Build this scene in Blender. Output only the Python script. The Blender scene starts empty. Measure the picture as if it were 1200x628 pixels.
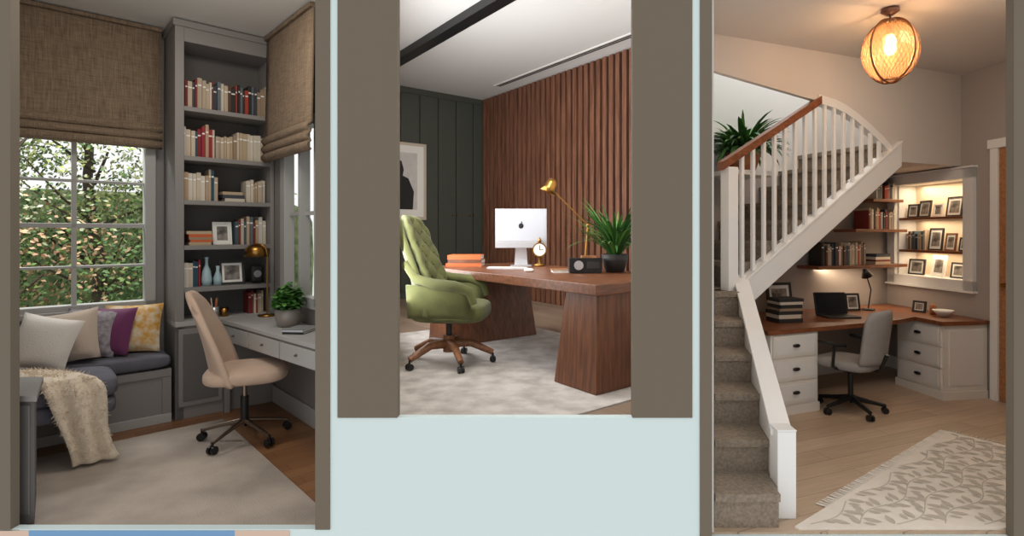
import bpy, bmesh, math, random
from mathutils import Matrix, Vector
random.seed(7)
sc = bpy.context.scene
try:
    sc.view_settings.view_transform = 'Standard'
except Exception: pass

# ---------------------------------------------------------------- materials
def lin(c):
    r = []
    for v in c:
        v = v/255.0
        r.append(v/12.92 if v <= 0.04045 else ((v+0.055)/1.055)**2.4)
    return (r[0], r[1], r[2], 1)
MC = {}
def mat(name, col, rough=.6, metal=0, var=.0, scale=8, bump=0, bscale=60, emit=0, stretch=(1,1,1), col2=None, sheen=0, trans=0):
    if name in MC: return MC[name]
    m = bpy.data.materials.new(name); m.use_nodes = True
    nt = m.node_tree; N = nt.nodes; L = nt.links
    p = N['Principled BSDF']
    c = lin(col)
    p.inputs['Base Color'].default_value = c
    p.inputs['Roughness'].default_value = rough
    p.inputs['Metallic'].default_value = metal
    if sheen: p.inputs['Sheen Weight'].default_value = sheen
    if trans:
        p.inputs['Transmission Weight'].default_value = trans
    tc = N.new('ShaderNodeTexCoord'); mp = N.new('ShaderNodeMapping')
    L.new(tc.outputs['Object'], mp.inputs['Vector']); mp.inputs['Scale'].default_value = stretch
    if var or col2:
        n = N.new('ShaderNodeTexNoise'); n.inputs['Scale'].default_value = scale; n.inputs['Detail'].default_value = 6
        L.new(mp.outputs[0], n.inputs['Vector'])
        r = N.new('ShaderNodeValToRGB')
        r.color_ramp.elements[0].position = .35; r.color_ramp.elements[1].position = .65
        if col2:
            r.color_ramp.elements[0].color = c; r.color_ramp.elements[1].color = lin(col2)
        else:
            r.color_ramp.elements[0].color = tuple(x*(1-var) for x in c[:3])+(1,)
            r.color_ramp.elements[1].color = tuple(min(1, x*(1+var)) for x in c[:3])+(1,)
        L.new(n.outputs['Fac'], r.inputs['Fac']); L.new(r.outputs['Color'], p.inputs['Base Color'])
    if bump:
        n = N.new('ShaderNodeTexNoise'); n.inputs['Scale'].default_value = bscale; n.inputs['Detail'].default_value = 3
        L.new(mp.outputs[0], n.inputs['Vector'])
        b = N.new('ShaderNodeBump'); b.inputs['Strength'].default_value = bump; b.inputs['Distance'].default_value = .01
        L.new(n.outputs['Fac'], b.inputs['Height']); L.new(b.outputs[0], p.inputs['Normal'])
    if emit:
        p.inputs['Emission Color'].default_value = c
        p.inputs['Emission Strength'].default_value = emit
    MC[name] = m
    return m
def planks(name, c1, c2, w, l, rot, rough=.45):
    m = bpy.data.materials.new(name); m.use_nodes = True
    nt = m.node_tree; N = nt.nodes; L = nt.links; p = N['Principled BSDF']
    tc = N.new('ShaderNodeTexCoord'); mp = N.new('ShaderNodeMapping'); mp.inputs['Rotation'].default_value = (0, 0, rot)
    L.new(tc.outputs['Object'], mp.inputs['Vector'])
    b = N.new('ShaderNodeTexBrick'); b.inputs['Scale'].default_value = 1
    b.inputs['Brick Width'].default_value = l; b.inputs['Row Height'].default_value = w
    b.inputs['Mortar Size'].default_value = .002; b.inputs['Color1'].default_value = lin(c1); b.inputs['Color2'].default_value = lin(c2)
    b.inputs['Mortar'].default_value = tuple(x*.45 for x in lin(c1)[:3])+(1,)
    L.new(mp.outputs[0], b.inputs['Vector'])
    m2 = N.new('ShaderNodeMapping'); m2.inputs['Scale'].default_value = (1.5, 22, 1)
    L.new(mp.outputs[0], m2.inputs['Vector'])
    n = N.new('ShaderNodeTexNoise'); n.inputs['Scale'].default_value = 2; n.inputs['Detail'].default_value = 6
    L.new(m2.outputs[0], n.inputs['Vector'])
    mr = N.new('ShaderNodeMapRange'); mr.inputs['To Min'].default_value = .72; mr.inputs['To Max'].default_value = 1.25
    L.new(n.outputs['Fac'], mr.inputs['Value'])
    mx = N.new('ShaderNodeVectorMath'); mx.operation = 'SCALE'
    L.new(b.outputs['Color'], mx.inputs[0]); L.new(mr.outputs[0], mx.inputs['Scale'])
    L.new(mx.outputs[0], p.inputs['Base Color']); p.inputs['Roughness'].default_value = rough
    return m
def weave(name, c1, c2, s=220, bump=.4):
    m = bpy.data.materials.new(name); m.use_nodes = True
    nt = m.node_tree; N = nt.nodes; L = nt.links; p = N['Principled BSDF']; p.inputs['Roughness'].default_value = .95
    tc = N.new('ShaderNodeTexCoord'); mp = N.new('ShaderNodeMapping'); mp.inputs['Scale'].default_value = (.05, .05, 1)
    L.new(tc.outputs['Object'], mp.inputs['Vector'])
    n = N.new('ShaderNodeTexNoise'); n.inputs['Scale'].default_value = s; n.inputs['Detail'].default_value = 4
    L.new(mp.outputs[0], n.inputs['Vector'])
    mp2 = N.new('ShaderNodeMapping'); mp2.inputs['Scale'].default_value = (1, 1, .05)
    L.new(tc.outputs['Object'], mp2.inputs['Vector'])
    n2 = N.new('ShaderNodeTexNoise'); n2.inputs['Scale'].default_value = s*.7
    L.new(mp2.outputs[0], n2.inputs['Vector'])
    a = N.new('ShaderNodeMath'); a.operation = 'ADD'; L.new(n.outputs['Fac'], a.inputs[0]); L.new(n2.outputs['Fac'], a.inputs[1])
    r = N.new('ShaderNodeMapRange'); r.inputs['From Min'].default_value = .7; r.inputs['From Max'].default_value = 1.3
    L.new(a.outputs[0], r.inputs['Value'])
    cr = N.new('ShaderNodeValToRGB'); cr.color_ramp.elements[0].color = lin(c1); cr.color_ramp.elements[1].color = lin(c2)
    L.new(r.outputs[0], cr.inputs['Fac']); L.new(cr.outputs[0], p.inputs['Base Color'])
    b = N.new('ShaderNodeBump'); b.inputs['Strength'].default_value = bump; b.inputs['Distance'].default_value = .003
    L.new(a.outputs[0], b.inputs['Height']); L.new(b.outputs[0], p.inputs['Normal'])
    return m

pale = mat('pale_blue_paint', (205, 220, 219), .9)
brown = mat('taupe_brown_paint', (107, 97, 83), .9)
plaster = mat('white_plaster', (226, 222, 216), .9, bump=.05)
white = mat('white_paint', (228, 226, 222), .5)
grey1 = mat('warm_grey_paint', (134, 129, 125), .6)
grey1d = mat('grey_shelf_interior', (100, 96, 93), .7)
greyl = mat('light_grey_trim', (170, 168, 164), .5)
black = mat('black_plastic', (18, 18, 19), .4)
brass = mat('brass', (158, 116, 60), .3, 1)
chrome = mat('brushed_metal', (150, 135, 122), .3, 1)
silver = mat('silver_metal', (200, 200, 203), .35, .7)
walnut = mat('walnut', (88, 52, 33), .4, col2=(124, 77, 49), scale=5, stretch=(1, 6, 8))
walnutv = mat('walnut_vertical', (86, 51, 33), .42, col2=(118, 73, 47), scale=5, stretch=(8, 8, .7))
slat = mat('slat_walnut', (92, 58, 42), .5, col2=(130, 87, 65), scale=4, stretch=(9, 9, .5))
slatd = mat('slat_backing', (24, 15, 11), .8)
green = mat('dark_green_paint', (66, 70, 62), .55)
greend = mat('dark_green_gap', (24, 27, 23), .8)
beige = mat('beige_upholstery', (196, 168, 146), .9, var=.06, bump=.25, bscale=300, sheen=.1)
olive = mat('olive_velvet', (86, 88, 46), .85, var=.2, scale=7, sheen=.1, bump=.1)
oak = mat('oak_wood', (150, 98, 58), .45, col2=(176, 122, 78), scale=5, stretch=(2, 8, 8))
oakd = mat('chair_base_wood', (112, 72, 46), .45, col2=(140, 94, 62), scale=5, stretch=(8, 8, 8))
cherry = mat('desk_wood', (108, 62, 38), .35, col2=(138, 84, 52), scale=5, stretch=(1.5, 9, 9))
seatg = mat('slate_cushion_fabric', (98, 96, 104), .95, var=.1, bump=.3, bscale=250)
cream = mat('cream_fur', (228, 212, 190), .95, sheen=.3)
carpet = mat('stair_carpet', (140, 126, 110), 1, var=.2, scale=60, bump=.8, bscale=180)
taupe = mat('taupe_wall_paint', (166, 156, 149), .9)
paper = mat('paper_white', (235, 232, 224), .8)
ink = mat('photo_dark', (60, 56, 54), .5, col2=(170, 160, 150), scale=14)
dark = mat('charcoal', (45, 43, 42), .6)
greyfab = mat('grey_chair_fabric', (150, 145, 141), .9, var=.07, bump=.2, bscale=250)
terra = mat('terracotta', (166, 108, 70), .8, var=.1)
leafm = [mat('leaf_a', (58, 108, 44), .55), mat('leaf_b', (84, 134, 58), .55), mat('leaf_c', (40, 80, 36), .55)]
bookc = [mat('book%d' % i, c, .7) for i, c in enumerate([(178, 160, 138), (120, 40, 36), (204, 192, 174), (60, 62, 70), (180, 158, 128), (44, 40, 38), (150, 128, 104), (98, 108, 112), (188, 170, 148), (88, 60, 46), (160, 60, 44), (206, 198, 186), (70, 84, 92)])]
redb = [mat('bookr%d' % i, c, .7) for i, c in enumerate([(150, 36, 46), (196, 180, 160), (40, 74, 88), (208, 200, 186), (58, 40, 38), (180, 150, 120), (130, 30, 40)])]
orange = mat('orange_cover', (196, 92, 42), .6)

# ---------------------------------------------------------------- builder
def RZ(d): return Matrix.Rotation(math.radians(d), 4, 'Z')
def RY(d): return Matrix.Rotation(math.radians(d), 4, 'Y')
def RX(d): return Matrix.Rotation(math.radians(d), 4, 'X')
def TR(x, y, z): return Matrix.Translation((x, y, z))
FW = Matrix.Identity(4)
F1 = TR(-2.33, 4.69, 0) @ RZ(44.1)
F2 = TR(-1.18, 10.1, .33) @ RZ(38.55)
F3L = TR(3.70, 5.93, 0) @ RZ(22.03)
F3R = TR(3.70, 5.93, 0) @ RZ(8.44)
class M:
    def __init__(s, name): s.name = name; s.v = []; s.f = []; s.m = []; s.sm = []; s.mats = []; s.T = Matrix.Identity(4)
    def mi(s, m):
        if m not in s.mats: s.mats.append(m)
        return s.mats.index(m)
    def add(s, vs, fs, m, smooth=False):
        o = len(s.v); k = s.mi(m)
        s.v += [s.T @ Vector(p) for p in vs]
        for f in fs:
            s.f.append([o+i for i in f]); s.m.append(k); s.sm.append(smooth)
    def box(s, x0, x1, y0, y1, z0, z1, m):
        s.add([(x0, y0, z0), (x1, y0, z0), (x1, y1, z0), (x0, y1, z0), (x0, y0, z1), (x1, y0, z1), (x1, y1, z1), (x0, y1, z1)],
              [(3, 2, 1, 0), (4, 5, 6, 7), (0, 1, 5, 4), (1, 2, 6, 5), (2, 3, 7, 6), (3, 0, 4, 7)], m)
    def prism(s, poly, z0, z1, m):
        n = len(poly)
        s.add([(p[0], p[1], z0) for p in poly]+[(p[0], p[1], z1) for p in poly],
              [tuple(range(n))[::-1], tuple(range(n, 2*n))]+[(i, (i+1) % n, n+(i+1) % n, n+i) for i in range(n)], m)
    def prismy(s, poly, y0, y1, m):
        n = len(poly)
        s.add([(p[0], y0, p[1]) for p in poly]+[(p[0], y1, p[1]) for p in poly],
              [tuple(range(n)), tuple(range(n, 2*n))[::-1]]+[(i, (i+1) % n, n+(i+1) % n, n+i) for i in range(n)], m)
    def tube(s, pts, r, m, n=8, closed=False):
        pts = [Vector(p) for p in pts]; k = len(pts)
        rs = r if isinstance(r, (list, tuple)) else [r]*k
        vs = []; fs = []
        up = None
        for i, p in enumerate(pts):
            if closed: t = (pts[(i+1) % k]-pts[i-1])
            else: t = (pts[min(i+1, k-1)]-pts[max(i-1, 0)])
            t.normalize()
            if up is None:
                up = Vector((0, 0, 1)) if abs(t.z) < .9 else Vector((1, 0, 0))
            a = t.cross(up)
            if a.length < 1e-4: a = t.cross(Vector((0.3, 1, 0.1)))
            a.normalize(); b = a.cross(t); b.normalize(); up = b
            for j in range(n):
                q = 2*math.pi*j/n
                vs.append(p+(a*math.cos(q)+b*math.sin(q))*rs[i])
        R = k if closed else k-1
        for i in range(R):
            for j in range(n):
                fs.append((i*n+j, i*n+(j+1) % n, ((i+1) % k)*n+(j+1) % n, ((i+1) % k)*n+j))
        s.add(vs, fs, m, True)
        if not closed:
            s.add(vs[:n], [tuple(range(n))], m); s.add(vs[-n:], [tuple(range(n))], m)
    def cyl(s, p0, p1, r0, m, r1=None, n=18): s.tube([p0, p1], [r0, r0 if r1 is None else r1], m, n)
    def lathe(s, prof, c, m, n=24):
        vs = []; fs = []
        for r, z in prof:
            for j in range(n):
                q = 2*math.pi*j/n
                vs.append((c[0]+r*math.cos(q), c[1]+r*math.sin(q), c[2]+z))
        for i in range(len(prof)-1):
            for j in range(n):
                fs.append((i*n+j, i*n+(j+1) % n, (i+1)*n+(j+1) % n, (i+1)*n+j))
        s.add(vs, fs, m, True)
    def sup(s, c, r, m, e=.35, nu=28, nv=16, ez=None):
        ez = ez or e
        def pw(x, k): return math.copysign(abs(x)**k, x)
        vs = []; fs = []
        for i in range(nv+1):
            ph = -math.pi/2+math.pi*i/nv
            for j in range(nu):
                th = 2*math.pi*j/nu
                vs.append((c[0]+r[0]*pw(math.cos(ph), ez)*pw(math.cos(th), e), c[1]+r[1]*pw(math.cos(ph), ez)*pw(math.sin(th), e), c[2]+r[2]*pw(math.sin(ph), ez)))
        for i in range(nv):
            for j in range(nu):
                fs.append((i*nu+j, i*nu+(j+1) % nu, (i+1)*nu+(j+1) % nu, (i+1)*nu+j))
        s.add(vs, fs, m, True)
    def shell(s, fn, nu, nv, th, m):
        P = [[Vector(fn(i/nu, j/nv)) for i in range(nu+1)] for j in range(nv+1)]
        A = []; B = []
        for j in range(nv+1):
            for i in range(nu+1):
                du = P[j][min(i+1, nu)]-P[j][max(i-1, 0)]; dv = P[min(j+1, nv)][i]-P[max(j-1, 0)][i]
                n = du.cross(dv)
                if n.length > 1e-9: n.normalize()
                edge = min(i, nu-i, j, nv-j)
                t = th*(.55 if edge == 0 else (.9 if edge == 1 else 1))
                A.append(P[j][i]+n*t/2); B.append(P[j][i]-n*t/2)
        k = len(A); w = nu+1; fs = []
        for j in range(nv):
            for i in range(nu):
                a = j*w+i; fs.append((a, a+1, a+w+1, a+w)); fs.append((k+a+w, k+a+w+1, k+a+1, k+a))
        for i in range(nu):
            fs.append((i, k+i, k+i+1, i+1)); a = nv*w+i; fs.append((a, a+1, k+a+1, k+a))
        for j in range(nv):
            a = j*w; fs.append((a, a+w, k+a+w, k+a)); a = j*w+nu; fs.append((a, k+a, k+a+w, a+w))
        s.add(A+B, fs, m, True)
    def cushion(s, c, w, h, d, m):
        n = 14; vs = []; fs = []
        for sg in (1, -1):
            for j in range(n+1):
                for i in range(n+1):
                    u = -1+2*i/n; v = -1+2*j/n
                    t = max(0, (1-u*u)*(1-v*v))**.42
                    px = u*(1-.07*(1-v*v)*1)*w/2*(1.0); pz = v*(1-.07*(1-u*u))*h/2
                    vs.append((c[0]+px, c[1]+sg*d/2*t, c[2]+pz))
        k = (n+1)**2
        for j in range(n):
            for i in range(n):
                a = j*(n+1)+i
                fs.append((a, a+1, a+n+2, a+n+1)); fs.append((k+a, k+a+n+1, k+a+n+2, k+a+1))
        s.add(vs, fs, m, True)
    def blade(s, b, az, L, w, el, droop, m, n=6):
        vs = []; fs = []
        d = Vector((math.cos(az), math.sin(az), 0)); sd = Vector((-math.sin(az), math.cos(az), 0))
        p = Vector(b); e = el
        for i in range(n+1):
            t = i/n; ww = w*math.sin(math.pi*min(1, .12+t*.88))**.7/2 if t < 1 else 0
            vs += [p-sd*ww, p+sd*ww]
            p = p+(d*math.cos(e)+Vector((0, 0, 1))*math.sin(e))*L/n; e -= droop/n
        for i in range(n): fs.append((2*i, 2*i+1, 2*i+3, 2*i+2))
        s.add(vs, fs, m, True)
    def done(s, F=FW, loc=(0, 0, 0), yaw=0, bevel=0, clip=None, scale=1, recalc=True):
        me = bpy.data.meshes.new(s.name); me.from_pydata([tuple(v) for v in s.v], [], s.f)
        for i, p in enumerate(me.polygons): p.material_index = s.m[i]; p.use_smooth = s.sm[i]
        for m in s.mats: me.materials.append(m)
        W = F @ TR(*loc) @ RZ(yaw) @ Matrix.Scale(scale, 4)
        bm = bmesh.new(); bm.from_mesh(me)
        if recalc: bmesh.ops.recalc_face_normals(bm, faces=bm.faces[:])
        if clip:
            for co, no in clip:
                I = W.inverted(); c2 = I @ Vector(co); n2 = (W.to_3x3().transposed() @ Vector(no)).normalized()
                g = bm.verts[:]+bm.edges[:]+bm.faces[:]
                r = bmesh.ops.bisect_plane(bm, geom=g, plane_co=c2, plane_no=n2, clear_outer=True)
                ed = [e for e in r['geom_cut'] if isinstance(e, bmesh.types.BMEdge)]
                try: bmesh.ops.holes_fill(bm, edges=ed, sides=0)
                except Exception: pass
        bm.to_mesh(me); bm.free()
        ob = bpy.data.objects.new(s.name, me); sc.collection.objects.link(ob)
        ob.matrix_world = W
        if bevel:
            b = ob.modifiers.new('bevel', 'BEVEL'); b.width = bevel; b.segments = 2; b.limit_method = 'ANGLE'; b.angle_limit = math.radians(50)
        return ob

def clip_poly(poly, hp):
    for nx, ny, d in hp:
        out = []
        for i in range(len(poly)):
            a = poly[i]; b = poly[(i+1) % len(poly)]
            da = nx*a[0]+ny*a[1]-d; db = nx*b[0]+ny*b[1]-d
            if da <= 0: out.append(a)
            if da*db < 0:
                t = da/(da-db); out.append((a[0]+(b[0]-a[0])*t, a[1]+(b[1]-a[1])*t))
        poly = out
    return poly
def w2(F, a, b): v = F @ Vector((a, b, 0)); return (v.x, v.y)
def wall(name, p, q, z0, z1, th, m):
    p = Vector(p); q = Vector(q); d = (q-p).normalized(); n = Vector((-d.y, d.x))*th
    o = M(name); o.prism([tuple(p), tuple(q), tuple(q+n), tuple(p+n)], z0, z1, m); return o.done()

# ================================================================= FACADE
o = M('wall_front')
Y0, Y1 = 2.6, 2.64
o.box(-3.6, -2.5066, Y0+.005, Y1, -.3, .0363, pale)
o.box(-2.5066, -1.0278, Y0, Y1, -.3, .0363, pale)
o.box(-1.0278, .7313, Y0, Y1, -.3, .568, pale)
o.box(-1.0278, -.9913, Y0, Y1, .568, 3.7, pale)
o.box(.6947, .7313, Y0, Y1, .568, 3.7, pale)
o.box(.7313, 4.4, Y0, Y1, -.3, -.01, pale)
o.box(-3.6, -1.0278, Y0, Y1, 2.72, 3.7, pale)
o.box(-.9913, .6947, Y0, Y1, 2.95, 3.7, pale)
o.box(.7313, 4.4, Y0, Y1, 2.72, 3.7, pale)
o.done()
def pier(n, x0, x1, z0, z1=2.72):
    o = M(n); o.box(x0, x1, Y0-.006, Y1, z0, z1, brown); o.done()
pier('trim_1', -3.6, -2.545, .0363)
pier('trim_2', -1.0969, -1.0278, .0363)
pier('trim_3', -.9913, -.7069, .568, 2.95)
pier('trim_4', .4103, .6947, .568, 2.95)
pier('trim_5', .7313, .7881, -.01)
pier('trim_6', 2.222, 4.4, -.01)
o = M('trim_7')
tb = mat('sky_blue_paint', (112, 152, 190), .9); tp = mat('blush_paint', (206, 180, 162), .9); tw = mat('offwhite_paint', (226, 226, 222), .9)
o.box(-3.2, -2.46, Y0-.004, Y0, -.2, .030, tp); o.box(-2.46, -1.48, Y0-.004, Y0, -.2, .030, tb); o.box(-1.48, -1.22, Y0-.004, Y0, -.2, .030, tp)
o.done()

# ================================================================= ROOM 1
room1 = [(-3.5, 2.64), (-1.08, 2.64), w2(F1, 0, -1), w2(F1, 0, .55), w2(F1, -2.3, .55)]
fl1 = planks('brown_oak_planks', (150, 106, 70), (126, 86, 56), .12, 1.2, math.radians(-44))
o = M('floor'); o.prism(room1, -.05, 0, fl1); o.done()
o = M('ceiling'); o.prism(room1, 3.1, 3.15, plaster); o.done()
o = M('wall_window_side')
o.box(-.80, 0.06, .45, .55, 0, 3.1, grey1); o.box(-2.3, -1.75, .45, .55, 0, 3.1, grey1)
o.box(-1.75, -.80, .45, .55, 0, .86, grey1); o.box(-1.75, -.80, .45, .55, 2.45, 3.1, grey1); o.done(F1)
o = M('wall_right')
o.box(0, .06, -.26, .45, 0, 3.1, grey1); o.box(0, .06, -1, -.95, 0, 3.1, grey1)
o.box(0, .06, -.95, -.26, 0, .92, grey1); o.box(0, .06, -.95, -.26, 2.3, 3.1, grey1); o.done(F1)
wall('wall_partition', w2(F1, 0.02, -1.0), (-1.06, 2.64), 0, 3.1, .015, greyl)
wall('wall_left', (-3.5, 2.64), w2(F1, -2.3, .55), 0, 3.1, .03, grey1)
o = M('window_1')
for a0, a1, z0, z1 in [(-1.75, -.78, .84, .90), (-1.75, -.78, 2.4, 2.46), (-1.78, -1.72, .84, 2.46), (-.85, -.78, .84, 2.46)]:
    o.box(a0, a1, .40, .53, z0, z1, greyl)
for a0, a1 in [(-1.295, -1.265)]: o.box(a0, a1, .45, .50, .88, 2.42, greyl)
for z, h in [(1.84, .02), (1.50, .035), (1.185, .02), (2.16, .02)]: o.box(-1.75, -.8, .45, .50, z-h/2, z+h/2, greyl)
o.box(-1.80, -.74, .36, .45, .82, .86, greyl)
o.done(F1, bevel=.003)
o = M('window_2')
for b0, b1, z0, z1 in [(-.97, -.22, .88, .96), (-.97, -.22, 2.25, 2.32), (-.32, -.22, .9, 2.3), (-.99, -.93, .9, 2.3), (-.66, -.62, .9, 2.3)]:
    o.box(-.03, .05, b0, b1, z0, z1, greyl)
o.box(.01, .03, -.95, -.26, 1.58, 1.61, greyl)
o.done(F1, bevel=.003)
linen = weave('linen_shade', (100, 82, 65), (146, 125, 103))
def shade(name, L, F, loc, yaw, z0, z1):
    o = M(name)
    def fn(u, v):
        z = z0+(z1-z0)*v
        y = 0
        if v < .2: y = -.03*abs(math.sin(v/.2*math.pi*3))
        return (L*u, y-.02*(1-v), z)
    o.shell(fn, 8, 80, .03, linen); o.box(0, L, -.03, .03, z1, z1+.03, linen); return o.done(F, loc, yaw)
shade('roman_shade', 1.3, F1, (-2.05, .35, 0), 0, 2.12, 3.06)
shade('roman_shade', 1.0, F1, (-.065, -.03, 0), -90, 2.04, 3.06)
o = M('baseboard_right'); o.box(-.02, 0, -1, 0, 0, .14, greyl); o.done(F1, bevel=.004)
o = M('built_in_bookcase')
o.box(-.72, -.66, 0, .44, 0, 3.07, grey1); o.box(-.035, -.005, 0, .44, 0, 3.07, grey1)
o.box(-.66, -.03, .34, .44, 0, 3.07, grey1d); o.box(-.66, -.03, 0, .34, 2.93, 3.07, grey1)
o.box(-.735, -.005, -.015, .44, 3.04, 3.09, grey1)
for z in (2.43, 2.045, 1.70, 1.346, 1.014): o.box(-.66, -.03, .005, .34, z-.035, z, grey1)
o.box(-.72, -.005, .0, .34, .0, .72, grey1); o.box(-.72, -.42, -.02, .34, .72, .76, greyl); o.box(-.42, -.03, 0, .34, .72, .76, greyl)
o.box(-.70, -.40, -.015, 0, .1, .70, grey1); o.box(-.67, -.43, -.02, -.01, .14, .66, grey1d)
o.done(F1, bevel=.003)
def books(name, F, loc, yaw, L, h, pal, dep=.17, var=.25, lean=False):
    o = M(name); x = 0
    while x < L-.012:
        t = random.uniform(.014, .034); hh = h*random.uniform(1-var, 1); d = dep*random.uniform(.8, 1)
        if x+t > L: t = L-x
        c = random.choice(pal)
        o.box(x, x+t-.0015, -d, 0, 0, hh, c); o.box(x+.002, x+t-.004, -d-.0006, -.01, hh*.75, hh*.8, paper)
        x += t
    return o.done(F, loc, yaw)
def stack(name, F, loc, yaw, w, n, pal, d=.16, t=.025, spine=False):
    o = M(name); z = 0
    for i in range(n):
        tt = t*random.uniform(.7, 1.2); ww = w*random.uniform(.85, 1); s = random.uniform(-.01, .01); c = pal[i % len(pal)]
        o.box(-ww/2+s, ww/2+s, -d/2, d/2, z, z+.003, c); o.box(-ww/2+s, ww/2+s, -d/2, d/2, z+tt-.003, z+tt, c)
        o.box(-ww/2+s+.004, ww/2+s-.002, -d/2+.003, d/2-.003, z+.003, z+tt-.003, paper)
        if spine: o.box(-ww/2+s, ww/2+s, -d/2-.001, -d/2+.004, z, z+tt, c)
        o.box(-ww/2+s, -ww/2+s+.004, -d/2, d/2, z, z+tt, c); z += tt
    return o.done(F, loc, yaw)
def frame(name, F, loc, yaw, w, h, fm=dark, t=.018, tilt=-10, pic=ink, matb=.25):
    o = M(name); o.T = RX(tilt)
    o.box(-w/2, w/2, -.008, .008, 0, t, fm); o.box(-w/2, w/2, -.008, .008, h-t, h, fm)
    o.box(-w/2, -w/2+t, -.008, .008, t, h-t, fm); o.box(w/2-t, w/2, -.008, .008, t, h-t, fm)
    o.box(-w/2+t, w/2-t, -.002, .006, t, h-t, paper)
    iw = (w-2*t)*(1-matb)/2; ih = (h-2*t)*(1-matb)/2
    o.box(-iw, iw, -.004, 0, h/2-ih, h/2+ih, pic)
    if tilt: o.T = Matrix.Identity(4); o.box(-.01, .01, h*.12, h*.3, 0, .01, fm)
    return o.done(F, loc, yaw)
books('row_of_books', F1, (-.64, .24, 2.43), 0, .60, .28, bookc[:11]+bookc[5:6])
books('row_of_books', F1, (-.65, .24, 2.045), 0, .22, .28, redb)
books('row_of_books', F1, (-.425, .24, 2.045), 0, .385, .24, [bookc[0], bookc[2], bookc[4], bookc[8], bookc[6]])
books('row_of_books', F1, (-.65, .24, 1.70), 0, .24, .26, redb+bookc[:3])
stack('book_stack', F1, (-.30, .13, 1.70), 0, .17, 3, bookc[2:9], spine=True)
books('row_of_books', F1, (-.20, .24, 1.70), 0, .16, .20, [bookc[0], bookc[2], bookc[4], bookc[8]])
stack('book_stack', F1, (-.54, .13, 1.346), 0, .18, 5, [bookc[4], orange, bookc[6], orange], spine=True)
frame('picture_frame', F1, (-.365, .13, 1.346), 0, .14, .19, paper)
books('row_of_books', F1, (-.28, .24, 1.346), 0, .24, .24, bookc)
books('row_of_books', F1, (-.65, .24, 1.014), 0, .12, .24, redb)
frame('picture_frame', F1, (-.30, .10, 1.014), 0, .19, .20, dark, .02)
o = M('glass_decanter')
gl2 = mat('pale_blue_glass', (170, 195, 200), .1)
o.lathe([(0, 0), (.035, 0), (.04, .05), (.03, .12), (.012, .17), (.012, .22), (.018, .23), (0, .235)], (.005, 0, 0), gl2); o.lathe([(0, 0), (.03, 0), (.033, .06), (.012, .12), (.014, .16), (0, .16)], (.08, -.02, 0), gl2); o.done(F1, (-.488, .12, 1.014))
o = M('tabletop_speaker'); o.sup((0, 0, .075), (.05, .05, .075), dark, .5); o.cyl((0, -.052, .08), (0, -.045, .08), .03, silver); o.done(F1, (-.11, .14, 1.014))
books('row_of_books', F1, (-.18, .24, .76), 0, .12, .2, bookc)
o = M('pencil_cup'); o.lathe([(0, 0), (.032, 0), (.034, .085), (.03, .085), (.029, .01)], (0, 0, 0), silver); o.lathe([(0, 0), (.03, 0), (.032, .07), (.028, .07)], (.075, .01, 0), brass)
for i in range(9):
    q = i*.7; o.cyl((.01*math.cos(q), .01*math.sin(q), .01), (.026*math.cos(q), .026*math.sin(q), .14+.01*(i % 3)), .0035, [oak, paper, dark, orange][i % 4], n=6)
o.done(F1, (-.44, .07, .76))
o = M('built_in_desk')
o.prism([(-.44, -.022), (-.275, -1.62), (-.245, -1.62), (-.03, -1.05), (-.022, -.022)], .73, .76, greyl)
o.prism([(-.42, -.03), (-.262, -1.60), (-.24, -1.60), (-.03, -1.05), (-.022, -.03)], .59, .73, grey1)
o.T = TR(-.42, -.03, 0) @ RZ(5.75)
for b0 in (-.56, -1.07, -1.58): o.box(-.014, .001, b0, b0+.49, .60, .715, greyl); o.cyl((-.03, b0+.245, .66), (-.012, b0+.245, .66), .008, chrome)
o.T = Matrix.Identity(4)
o.box(-.40, -.36, -.07, -.03, 0, .59, grey1)
o.done(F1, bevel=.003)
o = M('window_bench')
o.box(-2.1, -.74, .02, .44, 0, .41, grey1); o.box(-2.1, -.74, .005, .02, .0, .07, greyl); o.box(-2.1, -.74, .005, .02, .35, .41, grey1)
for a in (-2.05, -1.4, -.80): o.box(a, a+.06, .008, .02, .07, .35, grey1)
o.sup((-1.42, .215, .47), (.68, .23, .06), seatg, .12, 60, 16, .45)
o.done(F1, bevel=.004)
o = M('upholstered_ottoman')
o.sup((-1.60, -.29, .455), (.49, .265, .075), seatg, .3, 60, 16, .4)
o.sup((-1.60, -.29, .335), (.48, .255, .06), seatg, .28, 60, 16, .35)
for a, b in [(-1.25, -.46), (-2.0, -.46), (-1.25, -.1), (-2.0, -.1)]: o.cyl((a, b, .30), (a, b, .011), .026, oak, .014)
o.done(F1)
def cush(name, a, b, z, s, yaw, m, tilt=-18, roll=0):
    o = M(name); o.T = RX(tilt) @ RY(roll); o.cushion((0, 0, 0), s, s, .15, m); return o.done(F1, (a, b, z), yaw)
wc = mat('white_cushion', (220, 212, 202), .95, bump=.3, bscale=150); bc = mat('beige_cushion', (194, 176, 160), .95, bump=.3, bscale=150)
gc = mat('grey_pattern_cushion', (120, 112, 118), .95, col2=(165, 158, 160), scale=30); pc = mat('plum_cushion', (104, 38, 84), .8, sheen=.3)
yc = mat('mustard_leaf_cushion', (220, 206, 180), .95, col2=(204, 148, 52), scale=20)
cush('mustard_cushion', -.95, .25, .71, .38, -22, yc)
cush('plum_cushion', -1.10, .22, .71, .36, -42, pc)
cush('grey_cushion', -1.20, .22, .71, .35, -26, gc, roll=5)
cush('beige_cushion', -1.33, .12, .71, .37, -28, bc, roll=-10)
cush('white_cushion', -1.46, -.03, .71, .36, -28, wc, roll=12)
o = M('fur_throw_blanket')
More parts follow.
